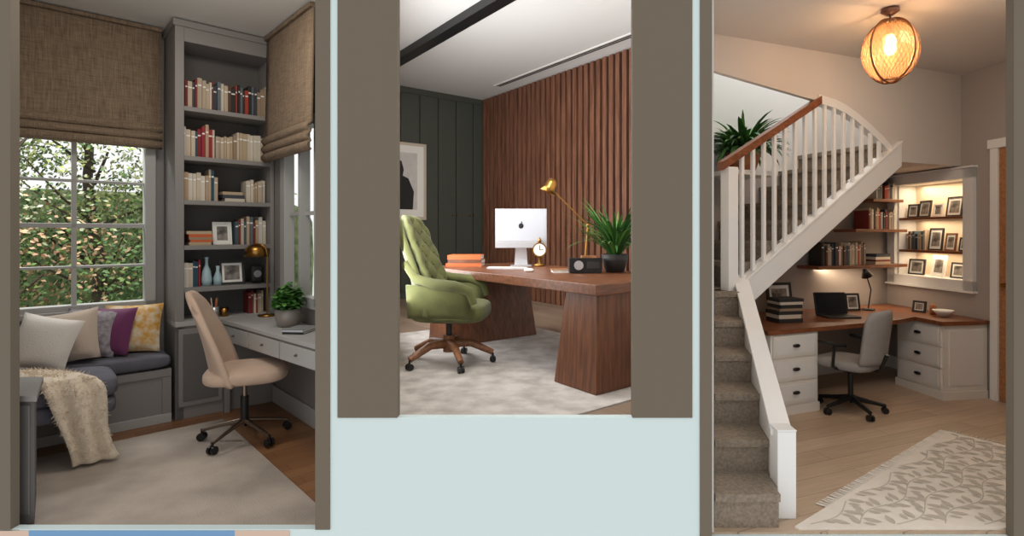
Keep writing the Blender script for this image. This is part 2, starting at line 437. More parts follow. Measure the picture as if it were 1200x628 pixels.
path = [(-1.78, -.02, .55), (-1.70, -.14, .555), (-1.58, -.28, .56), (-1.46, -.42, .56), (-1.37, -.54, .55), (-1.33, -.595, .48), (-1.31, -.605, .36), (-1.29, -.61, .24), (-1.26, -.615, .12), (-1.235, -.62, .03)]
def throw(u, v):
    t = v*(len(path)-1); i = min(int(t), len(path)-2); f = t-i
    p = Vector(path[i]).lerp(Vector(path[i+1]), f)
    w = .12-.02*math.sin(v*9)
    e = (u-.5)*2
    d = Vector((.8, .35, 0)) if v < .4 else Vector((1, 0, 0))
    q = p+d*e*w
    q.y -= .016*math.sin(e*7+v*3)*(1 if v > .4 else .0); q.z += .01*math.sin(e*6+v*12)*(1 if v < .5 else 0)
    return q
o.shell(throw, 18, 40, .022, cream)
for i in range(5200):
    u = random.random(); v = random.random(); p = throw(u, v)
    n = Vector((0, 0, 1)) if v < .42 else Vector((0, -1, .1))
    d = (n*.5+Vector((random.uniform(-1, 1), random.uniform(-1, .4), random.uniform(-1, .5)))).normalized()
    L = random.uniform(.015, .035); s = Vector((random.uniform(-1, 1), random.uniform(-1, 1), random.uniform(-1, 1))).normalized()*.003
    p = p+n*.01
    if p.z < .06: continue
    o.add([p-s, p+s, p+d*L], [(0, 1, 2)], cream)
o.done(F1)
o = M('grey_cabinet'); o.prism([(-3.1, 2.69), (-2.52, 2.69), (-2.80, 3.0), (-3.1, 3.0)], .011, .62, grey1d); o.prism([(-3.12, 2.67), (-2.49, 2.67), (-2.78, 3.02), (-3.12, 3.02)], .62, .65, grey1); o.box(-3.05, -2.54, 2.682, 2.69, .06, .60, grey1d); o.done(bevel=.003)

def star(o, r, hub, m, cm, ang0=0, legr=.014, flat=False):
    for i in range(5):
        q = math.radians(ang0+72*i); c, s_ = math.cos(q), math.sin(q)
        if flat:
            pts = [(.03*c, .03*s_, hub), (.5*r*c, .5*r*s_, hub-.0), (r*c, r*s_, .085)]
            o.tube(pts, [.042, .034, .026], m, 6)
        else: o.tube([(.02*c, .02*s_, hub), (.5*r*c, .5*r*s_, hub-.025), (r*c, r*s_, .07)], [legr*1.3, legr, legr*.8], m, 8)
        o.cyl((r*c, r*s_, .08), (r*c, r*s_, .045), .009, cm, n=8)
        for k in (-1, 1):
            a = (r*c-s_*.006*k, r*s_+c*.006*k, .027); b = (r*c-s_*.024*k, r*s_+c*.024*k, .027); o.cyl(a, b, .027, cm, n=14)
o = M('beige_office_chair')
star(o, .28, .13, chrome, black, 20)
o.cyl((0, 0, .12), (0, 0, .30), .026, black); o.cyl((0, 0, .28), (0, 0, .42), .016, chrome); o.box(-.09, .09, -.07, .07, .39, .42, black)
o.sup((.02, 0, .465), (.26, .245, .06), beige, .55, 36, 16, .6)
def bk(u, v):
    e = (u-.5)*2
    w = .245 if v < .45 else .245*(1-.38*((v-.45)/.55)**2.2)
    x = -.17-.17*v**.85+.13*e*e*(1-.55*v)+.03*math.sin(v*3)
    z = .44+.60*v-.07*e**4*v-.02*e*e
    return (x, w*e, z)
o.shell(bk, 18, 22, .05, beige)
o.done(F1, (-.45, -.79, .0105), -22)
o = M('brass_desk_lamp')
o.lathe([(0, 0), (.07, 0), (.072, .012), (.02, .018), (0, .018)], (0, 0, 0), brass)
o.tube([(0, 0, .01), (0, 0, .50), (-.01, 0, .56), (-.05, 0, .59), (-.09, 0, .595)], .007, brass)
o.lathe([(.0, .105), (.045, .098), (.08, .065), (.095, 0), (.09, 0), (.075, .06), (0, .095)], (-.09, 0, .49), brass, 28)
o.done(F1, (-.11, -.16, .76), -44)
o = M('potted_plant')
pm = mat('zinc_pot', (150, 142, 134), .5, .4)
o.lathe([(0, 0), (.065, 0), (.08, .05), (.085, .12), (.078, .12), (.075, .1), (0, .1)], (0, 0, 0), pm)
for i in range(460):
    q = random.random()*6.28; r = random.random()**.5*.11; z = .13+random.random()*.17*(1-r*4)
    o.blade((r*math.cos(q)*.8, r*math.sin(q)*.8, z), random.random()*6.28, .048, .034, random.uniform(-.2, .9), .8, random.choice(leafm[:2]), 3)
for i in range(16):
    q = i*.9; o.tube([(0, 0, .09), (.07*math.cos(q), .07*math.sin(q), .2)], .0025, leafm[0], 4)
o.done(F1, (-.16, -.79, .76), scale=1.08)
stack('notebook_stack', F1, (-.19, -1.10, .76), 40, .20, 2, [dark, silver], .15, .014)
rug1 = mat('beige_abstract_rug', (184, 170, 156), .98, col2=(156, 143, 131), scale=2.6, bump=.5, bscale=120)
inY = (0, -1, -2.66)
def halfplane(p, q, inside):
    nx, ny = (q[1]-p[1]), -(q[0]-p[0]); d = nx*p[0]+ny*p[1]
    if nx*inside[0]+ny*inside[1] > d: nx, ny, d = -nx, -ny, -d
    return (nx, ny, d)
rp = clip_poly([w2(F1, -2.4, -.22), w2(F1, -.45, -.22), w2(F1, -.45, -3.2), w2(F1, -2.4, -3.2)], [inY, halfplane(w2(F1, -.02, -1.02), (-1.11, 2.64), (-2, 3.5)), halfplane((-3.4, 2.64), w2(F1, -2.25, .5), (-2, 3.5))])
o = M('area_rug'); o.prism(rp, .0, .010, rug1); o.done()
# garden
lm = [mat('tree_leaf_%d' % i, c, .8) for i, c in enumerate([(118, 142, 76), (84, 114, 62), (156, 164, 98), (164, 116, 90), (184, 150, 116), (66, 94, 54), (190, 194, 160)])]
bark = mat('bark', (84, 72, 60), .9, var=.3)
for k, (ca, cb) in enumerate([(-1.9, 1.9), (-1.0, 2.5), (-.2, 2.0)]):
    o = M('garden_tree')
    o.tube([(0, 0, 0), (.05, 0, 1), (-.05, .1, 2), (0, 0, 3.2)], [.07, .06, .045, .02], bark)
    for i in range(16):
        q = random.random()*6.28; z = random.uniform(.5, 2.6); r = random.uniform(.5, .9)
        o.tube([(0, 0, z), (r*.5*math.cos(q), r*.5*math.sin(q), z+.25), (r*math.cos(q), r*math.sin(q), z+.6)], [.02, .012, .005], bark, 5)
    cl = [(random.uniform(-.8, .8), random.uniform(-.7, .7), random.uniform(.2, 3.0)) for _ in range(34)]
    cl = [(x, y, z, random.choice([0, 1, 1, 5, 3, 4] if z < 1.5 else [0, 0, 1, 2, 2, 6])) for x, y, z in cl]
    for i in range(5200):
        cx, cy, cz_, ci = random.choice(cl); p = Vector((random.gauss(cx, .17), random.gauss(cy, .17), random.gauss(cz_, .16)))
        c = lm[ci] if random.random() < .7 else lm[random.choice([0, 1, 5])]
        s1 = Vector((random.gauss(0, 1), random.gauss(0, 1), random.gauss(0, 1))).normalized()*.026; s2 = s1.orthogonal().normalized()*.016
        if p.z < .05: continue
        o.add([p-s1, p+s2, p+s1, p-s2], [(0, 1, 2, 3)], c)
    o.done(F1, (ca, cb, 0))
o = M('garden_lawn'); o.box(-5, 2, .6, 6, -.1, 0, mat('grass', (98, 120, 72), 1, var=.3)); o.done(F1)
o = M('garden_hedge'); o.sup((-1.2, 4.6, 1.0), (3.2, .5, 1.0), mat('hedge', (84, 104, 66), 1, col2=(140, 152, 110), scale=9, bump=1, bscale=15), .3); o.done(F1)

# ================================================================= ROOM 2
Lp = (-.79, 2.64); Rp = (.765, 2.64)
gl = Vector((-2.673, 8.91)); sr = Vector((1.83, 6.32))
room2 = [Lp, Rp, tuple(sr), w2(F2, .12, -4.83), w2(F2, .12, .12), w2(F2, -1.95, .12), tuple(gl)]
fl2 = planks('grey_oak_planks', (154, 134, 114), (134, 114, 98), .16, 1.6, math.radians(-130))
Z2 = .33
o = M('floor'); o.prism(room2, Z2-.05, Z2, fl2); o.done()
o = M('ceiling'); o.prism(room2, Z2+3.56, Z2+3.6, mat('ceiling_white2', (226, 226, 224), .9)); o.done()
wall('wall_left', tuple(gl), Lp, Z2, Z2+3.56, -.015, plaster)
wall('wall_right', Rp, tuple(sr), Z2, Z2+3.56, -.012, plaster)
o = M('wall_green_panelling')
o.box(-1.95, .05, 0.02, .1, 0, 3.56, greend)
x = -1.95
for i in range(6):
    o.box(x+.008, x+.342, -.006, .03, .1, 3.46, green); x += .35
o.box(-1.95, 0, -.015, .03, 0, .1, green); o.box(-1.95, 0, -.015, .03, 3.46, 3.56, green)
for a in (-.62, -.53, -.27, -.18): o.cyl((a, -.035, 1.42), (a, 0, 1.42), .014, brass)
o.done(F2, bevel=.003)
o = M('wall_wood_slats')
o.box(.03, .09, -4.83, 0.02, 0, 3.56, slatd)
n = 38; pt = 4.76/n
for i in range(n):
    b = -.04-i*pt; o.box(-.02, .03, b-pt*.60, b, 0.0, 3.55, slat)
o.done(F2, bevel=.003)
o = M('trim_ceiling_beam'); o.box(-2.33, -2.17, -6.6, -.1, 3.46, 3.56, black)
o.done(F2, bevel=.004, clip=[((-.795, 2.66, 0), (-(8.91-2.64), (-2.673+.79), 0))])
o = M('ceiling_vent'); o.box(-.40, -.28, -4.3, -1.0, 3.545, 3.562, white)
for k in range(2): o.box(-.375+k*.045, -.35+k*.045, -4.25, -1.05, 3.54, 3.55, dark)
o.done(F2)
o = M('framed_wall_art'); fa = 1.9
pfm = mat('pale_frame', (196, 184, 164), .4)
o.box(-fa, -1.15, -.045, -.017, 1.33, 2.62, pfm)
o.box(-fa, -1.20, -.048, -.04, 1.38, 2.57, paper); o.box(-fa, -1.32, -.051, -.045, 1.50, 2.45, mat('art_ground', (204, 200, 194), .6, var=.06))
ab = mat('art_black', (24, 24, 26), .6)
o.prismy([(-1.9, 1.5), (-1.40, 1.5), (-1.38, 1.8), (-1.48, 2.02), (-1.58, 2.06), (-1.56, 2.16), (-1.60, 2.3), (-1.74, 2.36), (-1.9, 2.24)], -.053, -.049, ab)
o.done(F2)
o = M('walnut_desk')
o.box(-2.82, -1.69, -5.97, -3.40, .68, .755, walnut)
def ped(b0, b1, sb0, sb1):
    vs = [(-2.80, sb0, 0), (-1.76, sb0, 0), (-1.76, sb1, 0), (-2.80, sb1, 0), (-2.77, b0, .68), (-1.79, b0, .68), (-1.79, b1, .68), (-2.77, b1, .68)]
    o.add(vs, [(3, 2, 1, 0), (4, 5, 6, 7), (0, 1, 5, 4), (1, 2, 6, 5), (2, 3, 7, 6), (3, 0, 4, 7)], walnutv)
ped(-5.93, -5.60, -5.95, -5.50); ped(-3.80, -3.50, -3.94, -3.46)
o.done(F2, (0, 0, .0105), bevel=.006)
o = M('green_tufted_office_chair')
star(o, .37, .17, oakd, black, 10, flat=True)
o.cyl((0, 0, .10), (0, 0, .24), .05, oakd); o.cyl((0, 0, .22), (0, 0, .40), .025, black); o.box(-.12, .12, -.1, .1, .35, .39, black)
o.sup((.03, 0, .45), (.31, .28, .085), olive, .4, 40, 16, .5)
def bk2(u, v):
    e = (u-.5)*2
    w = .30*(1-.10*v) if v < .85 else .30*(.9-.25*((v-.85)/.15)**2)
    x = -.24-.17*v+.14*e*e*(1-.35*v)+.02*math.sin(v*5)
    z = .42+.82*v-.05*e**4*v
    return (x, w*e, z)
def bk2t(u, v):
    p = Vector(bk2(u, v)); d = .012*(abs(math.sin(u*math.pi*4+v*math.pi*4.0))*abs(math.sin(u*math.pi*4-v*math.pi*4.0)))**.5
    p.x += .045+d*1.6; p.y *= .93; p.z = .47+(p.z-.42)*.955
    return p
o.shell(bk2, 20, 26, .06, olive); o.shell(bk2t, 40, 60, .05, olive)
for j in range(1, 6):
    for i in range(1, 5 if j % 2 else 4):
        u = (i/5 if j % 2 else (i+.5)/5); p = bk2t(u, j/6); o.sup((p.x+.028, p.y, p.z), (.008, .012, .012), olive, 1, 8, 6)
for sg in (-1, 1):
    o.tube([(-.30, .25*sg, .86), (-.2, .29*sg, .74), (-.05, .32*sg, .70), (.12, .325*sg, .685), (.24, .31*sg, .64), (.27, .30*sg, .54)], [.03, .038, .042, .042, .04, .03], olive, 12)
    def side(u, v, sg=sg): return (-.27+.51*u, sg*(.265+.05*v), .42+(.27-.03*u)*v)
    o.shell(side, 8, 6, .045, olive)
o.done(F2, (-3.13, -4.50, .0105), -42, scale=1.0)
rug2 = mat('pale_grey_rug', (196, 190, 184), .98, col2=(164, 157, 151), scale=6, bump=.5, bscale=100)
rp = clip_poly([w2(F2, -5.5, -2.95), w2(F2, -1.5, -2.95), w2(F2, -1.5, -6.15), w2(F2, -5.5, -6.15)], [inY, halfplane((gl.x+.03, gl.y), (Lp[0]+.03, Lp[1]), (0, 5)), halfplane((Rp[0]-.03, Rp[1]), (sr.x-.03, sr.y), (0, 5))])
o = M('area_rug'); o.prism(rp, Z2, Z2+.010, rug2); o.done()
DT = .766
def on2(a, b): return (a, b, DT)
o = M('desktop_computer')
scr = mat('screen_glow', (176, 179, 186), .3, emit=.12)
o.box(-.27, .27, -.008, .012, .25, .60, silver); o.box(-.262, .262, -.010, -.008, .262, .594, scr); o.box(-.27, .27, -.010, .010, .19, .25, silver)
o.sup((0, -.012, .42), (.026, .003, .028), black, .9); o.sup((.006, -.012, .457), (.006, .002, .011), black, .9)
o.add([(-.05, .01, .3), (.05, .01, .3), (.07, .06, 0.01), (-.07, .06, 0.01), (-.05, .03, .3), (.05, .03, .3), (.07, .07, 0.01), (-.07, .07, 0.01)], [(0, 1, 2, 3), (4, 5, 6, 7), (0, 1, 5, 4), (1, 2, 6, 5), (2, 3, 7, 6), (3, 0, 4, 7)], silver)
o.box(-.11, .11, -.09, .09, 0, .01, silver)
o.done(F2, on2(-2.0, -3.98), -36, bevel=.002)
o = M('keyboard'); o.box(-.2, .2, -.055, .055, 0, .012, silver)
for j in range(5):
    for i in range(14): o.box(-.19+i*.0272, -.167+i*.0272, -.048+j*.0195, -.032+j*.0195, .012, .016, paper)
o.done(F2, on2(-2.36, -4.26), -50)
o = M('computer_mouse'); o.sup((0, 0, .015), (.045, .028, .017), paper, .8); o.done(F2, on2(-2.45, -4.72), -40)
stack('orange_book_stack', F2, on2(-2.45, -3.62), -40, .40, 3, [orange, walnut, orange], .26, .045, spine=True)
o = M('brass_desk_clock'); o.lathe([(0, 0), (.06, 0), (.055, .02), (.015, .035), (.012, .1), (0, .1)], (0, 0, 0), brass)
o.cyl((0, -.02, .17), (0, .02, .17), .075, brass, n=28); o.cyl((0, -.023, .17), (0, -.02, .17), .062, paper, n=28); o.box(-.003, .003, -.026, -.023, .17, .22, black); o.box(0, .04, -.026, -.023, .168, .173, black)
o.lathe([(.0, .24), (.02, .25), (.018, .28), (0, .3)], (0, 0, 0), brass); o.done(F2, on2(-1.87, -4.13), -38)
stack('notepad_stack', F2, on2(-2.25, -4.95), -30, .2, 2, [paper, oak], .13, .018)
o = M('black_box_clock'); o.box(-.14, .14, -.07, .07, .01, .13, black)
o.cyl((-.06, -.078, .07), (-.06, -.07, .07), .04, silver); o.box(.01, .12, -.075, -.07, .04, .1, dark); o.box(-.13, .13, -.06, .06, 0, .01, dark); o.box(-.03, .1, -.03, .05, .13, .15, oak); o.done(F2, on2(-2.15, -5.13), -36, bevel=.005)
o = M('potted_palm')
o.lathe([(0, 0), (.08, 0), (.11, .1), (.12, .16), (.105, .16), (.1, .13), (0, .13)], (0, 0, 0), dark)
for i in range(150):
    q = random.random()*6.28; o.blade((.03*math.cos(q), .03*math.sin(q), .13), q, random.uniform(.4, .66), random.uniform(.018, .032), random.uniform(.8, 1.5), random.uniform(.6, 1.8), random.choice(leafm), 7)
rclip = [((Rp[0]-.015, Rp[1], 0), ((sr.y-Rp[1]), -(sr.x-Rp[0]), 0))]
o.done(F2, on2(-1.87, -5.22), clip=rclip)
o = M('brass_task_lamp')
o.lathe([(0, 0), (.08, 0), (.08, .015), (.015, .025), (0, .025)], (0, 0, 0), brass)
o.tube([(0, 0, .02), (.03, 0, .42)], .008, brass); o.tube([(.03, 0, .42), (-.33, 0, .78)], .007, brass); o.sup((.03, 0, .42), (.02, .02, .02), brass, 1, 12, 8)
o.T = TR(-.33, 0, .80) @ RY(25)
o.lathe([(0, .075), (.035, .07), (.055, .03), (.06, -.02), (.085, -.07), (.08, -.07), (.05, -.01), (0, .05)], (0, 0, 0), brass)
o.T = Matrix.Identity(4)
o.done(F2, on2(-1.80, -4.75), -38)

# ================================================================= ROOM 3
E3 = (3.70, 5.93); LW = (1.512, 5.045)
fl3 = planks('light_oak_planks', (196, 172, 148), (178, 154, 130), .15, 1.5, math.radians(-22))
room3 = [(.80, 2.64), (4.19, 2.64), E3, LW]
o = M('floor'); o.prism(room3, -.05, 0, fl3); o.done()
ceil3 = mat('ceiling_paint3', (206, 198, 190), .9)
o = M('ceiling'); o.prism([(.80, 2.64), (4.19, 2.64), (3.83, 5.066), (1.214, 4.007)], 2.9, 2.95, ceil3); o.done()
wall('wall_partition', LW, (.80, 2.64), 0, 4.3, .01, plaster)
o = M('wall_back'); o.box(-2.37, .1, 0, .06, 0, 2.0, taupe); o.box(-2.37, .1, 0, .06, 2.0, 4.3, plaster); o.done(F3L)
o = M('wall_right')
o.box(0, .25, -.15, 0, 0, 2.9, taupe); o.box(0, .25, -3.4, -.95, 0, 2.9, taupe)
o.box(0, .25, -.95, -.15, 0, 1.0, taupe); o.box(0, .25, -.95, -.15, 1.95, 2.9, taupe); o.box(.22, .25, -.95, -.15, 1.0, 1.95, taupe)
o.done(F3R)
o = M('wall_bulkhead')
arc = [(-3.03, 2.63), (-1.986, 2.50), (-1.81, 2.475), (-1.69, 2.44), (-1.574, 2.39), (-1.42, 2.31), (-1.268, 2.22), (-1.05, 2.06), (-.2, 2.06), (-.2, 2.9), (-3.03, 2.9)]
o.prismy(arc, -.87, -.83, ceil3)
o.prism([(-1.05, -.83), (-.21, -.83), (-.01, -.01), (-1.05, -.01)], 2.06, 2.9, ceil3)
o.done(F3L)
o = M('trim_arch')
ap = [(-2.0, 2.50), (-1.81, 2.475), (-1.69, 2.44), (-1.574, 2.39), (-1.42, 2.31), (-1.268, 2.22), (-1.05, 2.06)]
for i in range(len(ap)-1):
    p, q = ap[i], ap[i+1]; o.prismy([(p[0], p[1]-.02), (q[0], q[1]-.02), (q[0], q[1]+.05), (p[0], p[1]+.05)], -.885, -.82, white)
o.done(F3L)
pclip = [((.80+.008, 2.64, 0), (-(LW[1]-2.64), (LW[0]-.80), 0))]
o = M('staircase')
def kx(Y): return .67+.193*Y
for k in range(1, 7):
    ya = 2.68+.25*(k-1); yb = ya+.25 if k < 6 else 4.11
    o.prism([(.307*ya+.003, ya), (kx(ya)-.045, ya), (kx(yb)-.045, yb), (.307*yb+.003, yb)], 0, .17*k, carpet)
    o.prism([(.307*ya+.003, ya-.02), (kx(ya)-.045, ya-.02), (kx(ya)-.045, ya+.02), (.307*ya+.003, ya+.02)], .17*k-.035, .17*k+.003, carpet)
o.prism([(1.24, 4.0), (1.46, 4.107), (1.345, 4.40)], 0, 1.02, carpet)
o.T = F3L
prof = [(-2.757, .90)]
for i in range(7):
    a = -2.75+.245*i; prof += [(a, 1.05+.165*(i)), (a, 1.05+.165*(i+1))]
prof += [(-1.04, 2.205), (-1.04, 2.04)]
o.prismy(prof, -.828, -.01, carpet)
for i in range(7):
    a = -2.75+.245*i; z = 1.05+.165*(i+1); o.box(a-.02, a+.02, -.828, -.01, z-.035, z+.003, carpet)
o.prismy([(-2.75, .895), (-1.04, 2.035), (-1.04, 2.01), (-2.75, .87)], -.828, -.01, white)
o.T = Matrix.Identity(4)
o.done(clip=pclip, bevel=.006)
o = M('staircase_railing')
hw = .043
def hexa(o, ya, yb, za0, za1, zb0, zb1, w, m):
    vs = [(kx(ya)-w, ya, za0), (kx(ya)+w, ya, za0), (kx(yb)+w, yb, zb0), (kx(yb)-w, yb, zb0), (kx(ya)-w, ya, za1), (kx(ya)+w, ya, za1), (kx(yb)+w, yb, zb1), (kx(yb)-w, yb, zb1)]
    o.add(vs, [(3, 2, 1, 0), (4, 5, 6, 7), (0, 1, 5, 4), (1, 2, 6, 5), (2, 3, 7, 6), (3, 0, 4, 7)], m)
hexa(o, 2.84, 4.11, 0, .40, 0, 1.10, hw, white); hexa(o, 2.82, 4.12, .40, .43, 1.10, 1.13, hw+.012, white)
o.box(1.17, 1.265, 2.76, 2.86, 0, .44, white); o.box(1.168, 1.267, 2.758, 2.862, .44, .45, white)
o.T = F3L
o.prismy([(-2.80, 1.05), (-1.05, 2.22), (-1.05, 2.02), (-2.80, .85)], -.90, -.83, white)
o.prismy([(-2.80, 1.07), (-1.05, 2.24), (-1.05, 2.215), (-2.80, 1.045)], -.91, -.80, white)
o.box(-2.92, -2.83, -.91, -.82, .95, 1.93, white)
a = -2.76
def railz(a): return 1.937+.583*(a+2.917)
while a < -1.16:
    if a <= -2.0: zt = railz(a)
    else:
        zt = 2.5
        for i in range(len(ap)-1):
            if ap[i][0] <= a <= ap[i+1][0]:
                f = (a-ap[i][0])/(ap[i+1][0]-ap[i][0]); zt = ap[i][1]*(1-f)+ap[i+1][1]*f
    zb = 1.05+.67*(a+2.80)
    if zt-zb > .03: o.box(a-.014, a+.014, -.88, -.852, zb, zt, white)
    a += .105
o.prismy([(-2.96, railz(-2.96)-.01), (-1.98, railz(-1.98)-.01), (-1.98, railz(-1.98)+.055), (-2.96, railz(-2.96)+.055)], -.90, -.83, cherry)
o.T = Matrix.Identity(4)
o.done(bevel=.004)
o = M('trim_plant_ledge'); o.box(-2.5, -2.0, -.45, 0, 1.94, 1.98, white); o.done(F3L, clip=pclip)
bclip = pclip+[(tuple(F3L @ Vector((0, -.012, 0))), tuple(F3L.to_3x3() @ Vector((0, 1, 0))))]
o = M('potted_fern')
o.lathe([(0, 0), (.10, 0), (.14, .12), (.15, .17), (.13, .17), (.12, .14), (0, .14)], (0, 0, 0), terra)
for i in range(260):
    q = random.random()*6.28; L = random.uniform(.24, .46)
    o.blade((.05*math.cos(q), .05*math.sin(q), .15), q, L, random.uniform(.03, .05), random.uniform(.5, 1.5), random.uniform(1.1, 2.4), random.choice(leafm), 6)
o.done(F3L, (-2.23, -.29, 1.981), clip=bclip)
o = M('door_1')
o.box(-.03, .0, -1.27, -1.20, 0, 2.17, white); o.box(-.03, .0, -2.3, -2.2, 0, 2.17, white); o.box(-.035, 0, -2.32, -1.18, 2.17, 2.25, white)
o.box(-.012, .0, -2.2, -1.27, .01, 2.17, oak)
for z0, z1 in ((.2, .95), (1.1, 2.0)): o.box(-.018, -.01, -2.1, -1.38, z0, z1, oak)
o.cyl((-.05, -1.33, 1.0), (-.01, -1.33, 1.0), .02, brass); o.done(F3R, bevel=.004)
o = M('baseboard_back'); o.box(-2.3, 0, -.018, 0, 0, .13, white); o.done(F3L, bevel=.004, clip=pclip)
o = M('baseboard_right'); o.box(-.018, 0, -.66, -.02, 0, .13, white); o.box(-.018, 0, -3.3, -2.33, 0, .13, white); o.done(F3R, bevel=.004)
shw = mat('niche_back', (222, 204, 180), .8)
o = M('wall_niche_bookshelf')
b0, b1, z0, z1 = -1.05, -.05, .92, 2.03
o.box(-.04, 0, b0, b0+.1, z0, z1, white); o.box(-.04, 0, b1-.1, b1, z0, z1, white); o.box(-.04, 0, b0, b1, z1-.09, z1, white); o.box(-.04, 0, b0, b1, z0, z0+.09, white)
o.box(-.055, 0, b0-.015, b1+.015, z1, z1+.02, white); o.box(-.055, 0, b0-.015, b1+.015, z0-.02, z0, white)
o.box(0.001, .215, -.949, -.935, 1.0, 1.95, white); o.box(0.001, .215, -.165, -.151, 1.0, 1.95, white); o.box(.205, .219, -.94, -.16, 1.0, 1.95, shw)
o.box(.001, .21, -.94, -.16, 1.0, 1.012, white); o.box(.001, .21, -.94, -.16, 1.938, 1.949, white)
for z in (1.27, 1.60): o.box(0, .205, -.935, -.165, z-.025, z, cherry)
o.done(F3R, bevel=.002)
def nf(b, z, w, h, m=dark, a=.08): frame('picture_frame', F3R, (a, b, z), -90+random.uniform(-12, 12), w, h, m, .013, -8, ink, .3)
nf(-.26, 1.601, .12, .14); nf(-.40, 1.601, .17, .17); nf(-.56, 1.601, .13, .13, paper); nf(-.74, 1.601, .19, .19)
nf(-.53, 1.271, .15, .22); nf(-.70, 1.271, .12, .17, oakd); nf(-.84, 1.271, .1, .13, dark)
nf(-.30, 1.013, .19, .16); nf(-.56, 1.013, .18, .21, paper); nf(-.78, 1.013, .15, .15)
books('row_of_books', F3R, (.18, -.17, 1.271), -90, .26, .2, bookc, .12)
o = M('corner_desk')
poly = [w2(F3L, -2.47, -.83), w2(F3L, -1.0, -.83), w2(F3R, -.48, -.90), w2(F3R, -.48, -1.19), w2(F3R, -.005, -1.19), w2(F3R, -.005, -.01), w2(F3L, -.01, -.02), w2(F3L, -2.2, -.02)]
o.prism(poly, .645, .68, cherry)
cab = mat('cabinet_white', (226, 221, 212), .5)
def drawers(o, x0, x1, y, z0, z1, n, F):
    h = (z1-z0)/n
    for i in range(n):
        a = z0+i*h+.008; b = z0+(i+1)*h-.008
        o.box(x0+.02, x1-.02, y-.012, y, a, b, cab); o.box(x0+.045, x1-.045, y-.015, y-.012, a+.022, b-.022, white)
        c = (x0+x1)/2; zz = (a+b)/2
        o.sup((c, y-.022, zz), (.036, .013, .014), black, .8, 12, 8)
o.T = F3L
o.box(-2.43, -1.93, -.81, -.05, .07, .645, cab); o.box(-2.44, -1.92, -.822, -.05, 0, .07, cab); drawers(o, -2.43, -1.93, -.81, .08, .64, 3, None)
o.T = F3R @ RZ(-90)
o.box(.66, 1.17, -.45, -.02, .07, .645, cab); o.box(.65, 1.18, -.465, -.02, 0, .07, cab); drawers(o, .66, 1.17, -.45, .08, .64, 3, None)
o.box(1.17, 1.175, -.40, -.07, .12, .60, white)
o.T = Matrix.Identity(4)
o.done(bevel=.003, clip=pclip)
o = M('wall_shelves')
o.box(-1.30, -.05, -.26, -.001, 1.09, 1.12, cherry); o.box(-.80, -.05, -.26, -.001, 1.45, 1.48, cherry); o.box(-.5, -.05, -.22, -.001, 1.76, 1.79, cherry)
o.done(F3L, bevel=.003)
books('row_of_books', F3L, (-1.18, -.04, 1.121), 0, .6, .24, bookc); stack('book_stack', F3L, (-.35, -.13, 1.121), 0, .24, 4, bookc, spine=True)
books('row_of_books', F3L, (-.55, -.04, 1.481), 0, .4, .22, bookc); books('row_of_books', F3L, (-.42, -.04, 1.791), 0, .3, .17, bookc)
def on3(a, b): return (a, b, .681)
stack('dark_book_stack', F3L, on3(-1.97, -.50), -10, .24, 7, [dark, bookc[2], dark, bookc[6]], .18, .03, spine=True)
frame('picture_frame', F3L, on3(-1.72, -.22), -10, .26, .30, dark, .025)
o = M('laptop'); o.box(-.15, .15, -.11, .10, 0, .014, dark); o.box(-.13, .13, -.03, .08, .014, .016, black)
o.T = TR(0, .10, .012) @ RX(-14); o.box(-.15, .15, 0, .009, 0, .2, black); o.box(-.14, .14, -.002, 0, .012, .19, mat('screen_off', (26, 28, 34), .15)); o.done(F3L, on3(-1.33, -.50), -20, bevel=.002)
frame('picture_frame', F3L, on3(-.86, -.28), -15, .15, .17, dark)
o = M('black_desk_lamp'); o.lathe([(0, 0), (.06, 0), (.06, .012), (0, .02)], (0, 0, 0), black)
o.tube([(0, 0, .01), (.04, 0, .2), (-.03, 0, .36)], .006, black); o.T = TR(-.03, 0, .36) @ RY(-30)
o.lathe([(0, .05), (.02, .045), (.05, -.03), (.047, -.03), (0, .03)], (0, 0, 0), black); o.done(F3L, on3(-.68, -.30), 0)
frame('picture_frame', F3R, on3(-.22, -.66), -70, .12, .11, dark)
o = M('ceramic_bowl'); o.lathe([(0, 0), (.03, 0), (.07, .04), (.085, .06), (.08, .06), (.06, .035), (0, .012)], (0, 0, 0), paper); o.lathe([(0, 0), (.025, 0), (.028, .08), (.01, .1), (0, .1)], (.02, .13, 0), terra); o.done(F3R, on3(-.22, -.93))
o = M('grey_office_chair')
star(o, .27, .12, black, black, 5, .02)
o.cyl((0, 0, .1), (0, 0, .38), .022, black); o.box(-.1, .1, -.09, .09, .36, .39, black)
o.sup((.02, 0, .43), (.24, .23, .05), greyfab, .5, 32, 12, .6)
def bk3(u, v):
    e = (u-.5)*2; w = .20 if v < .8 else .20*(1-.25*((v-.8)/.2)**2)
    return (-.24-.06*v+.07*e*e, w*e, .46+.46*v-.03*e**4*v)
o.shell(bk3, 14, 16, .05, greyfab); o.tube([(-.08, 0, .38), (-.24, 0, .40), (-.30, 0, .55)], .016, black)
for sg in (-1, 1): o.tube([(0, .2*sg, .40), (0.02, .26*sg, .42), (0.0, .27*sg, .60), (-.1, .27*sg, .62), (.14, .27*sg, .62)], .014, black)
o.done(FW, (2.47, 4.43, 0), 124, scale=.92)
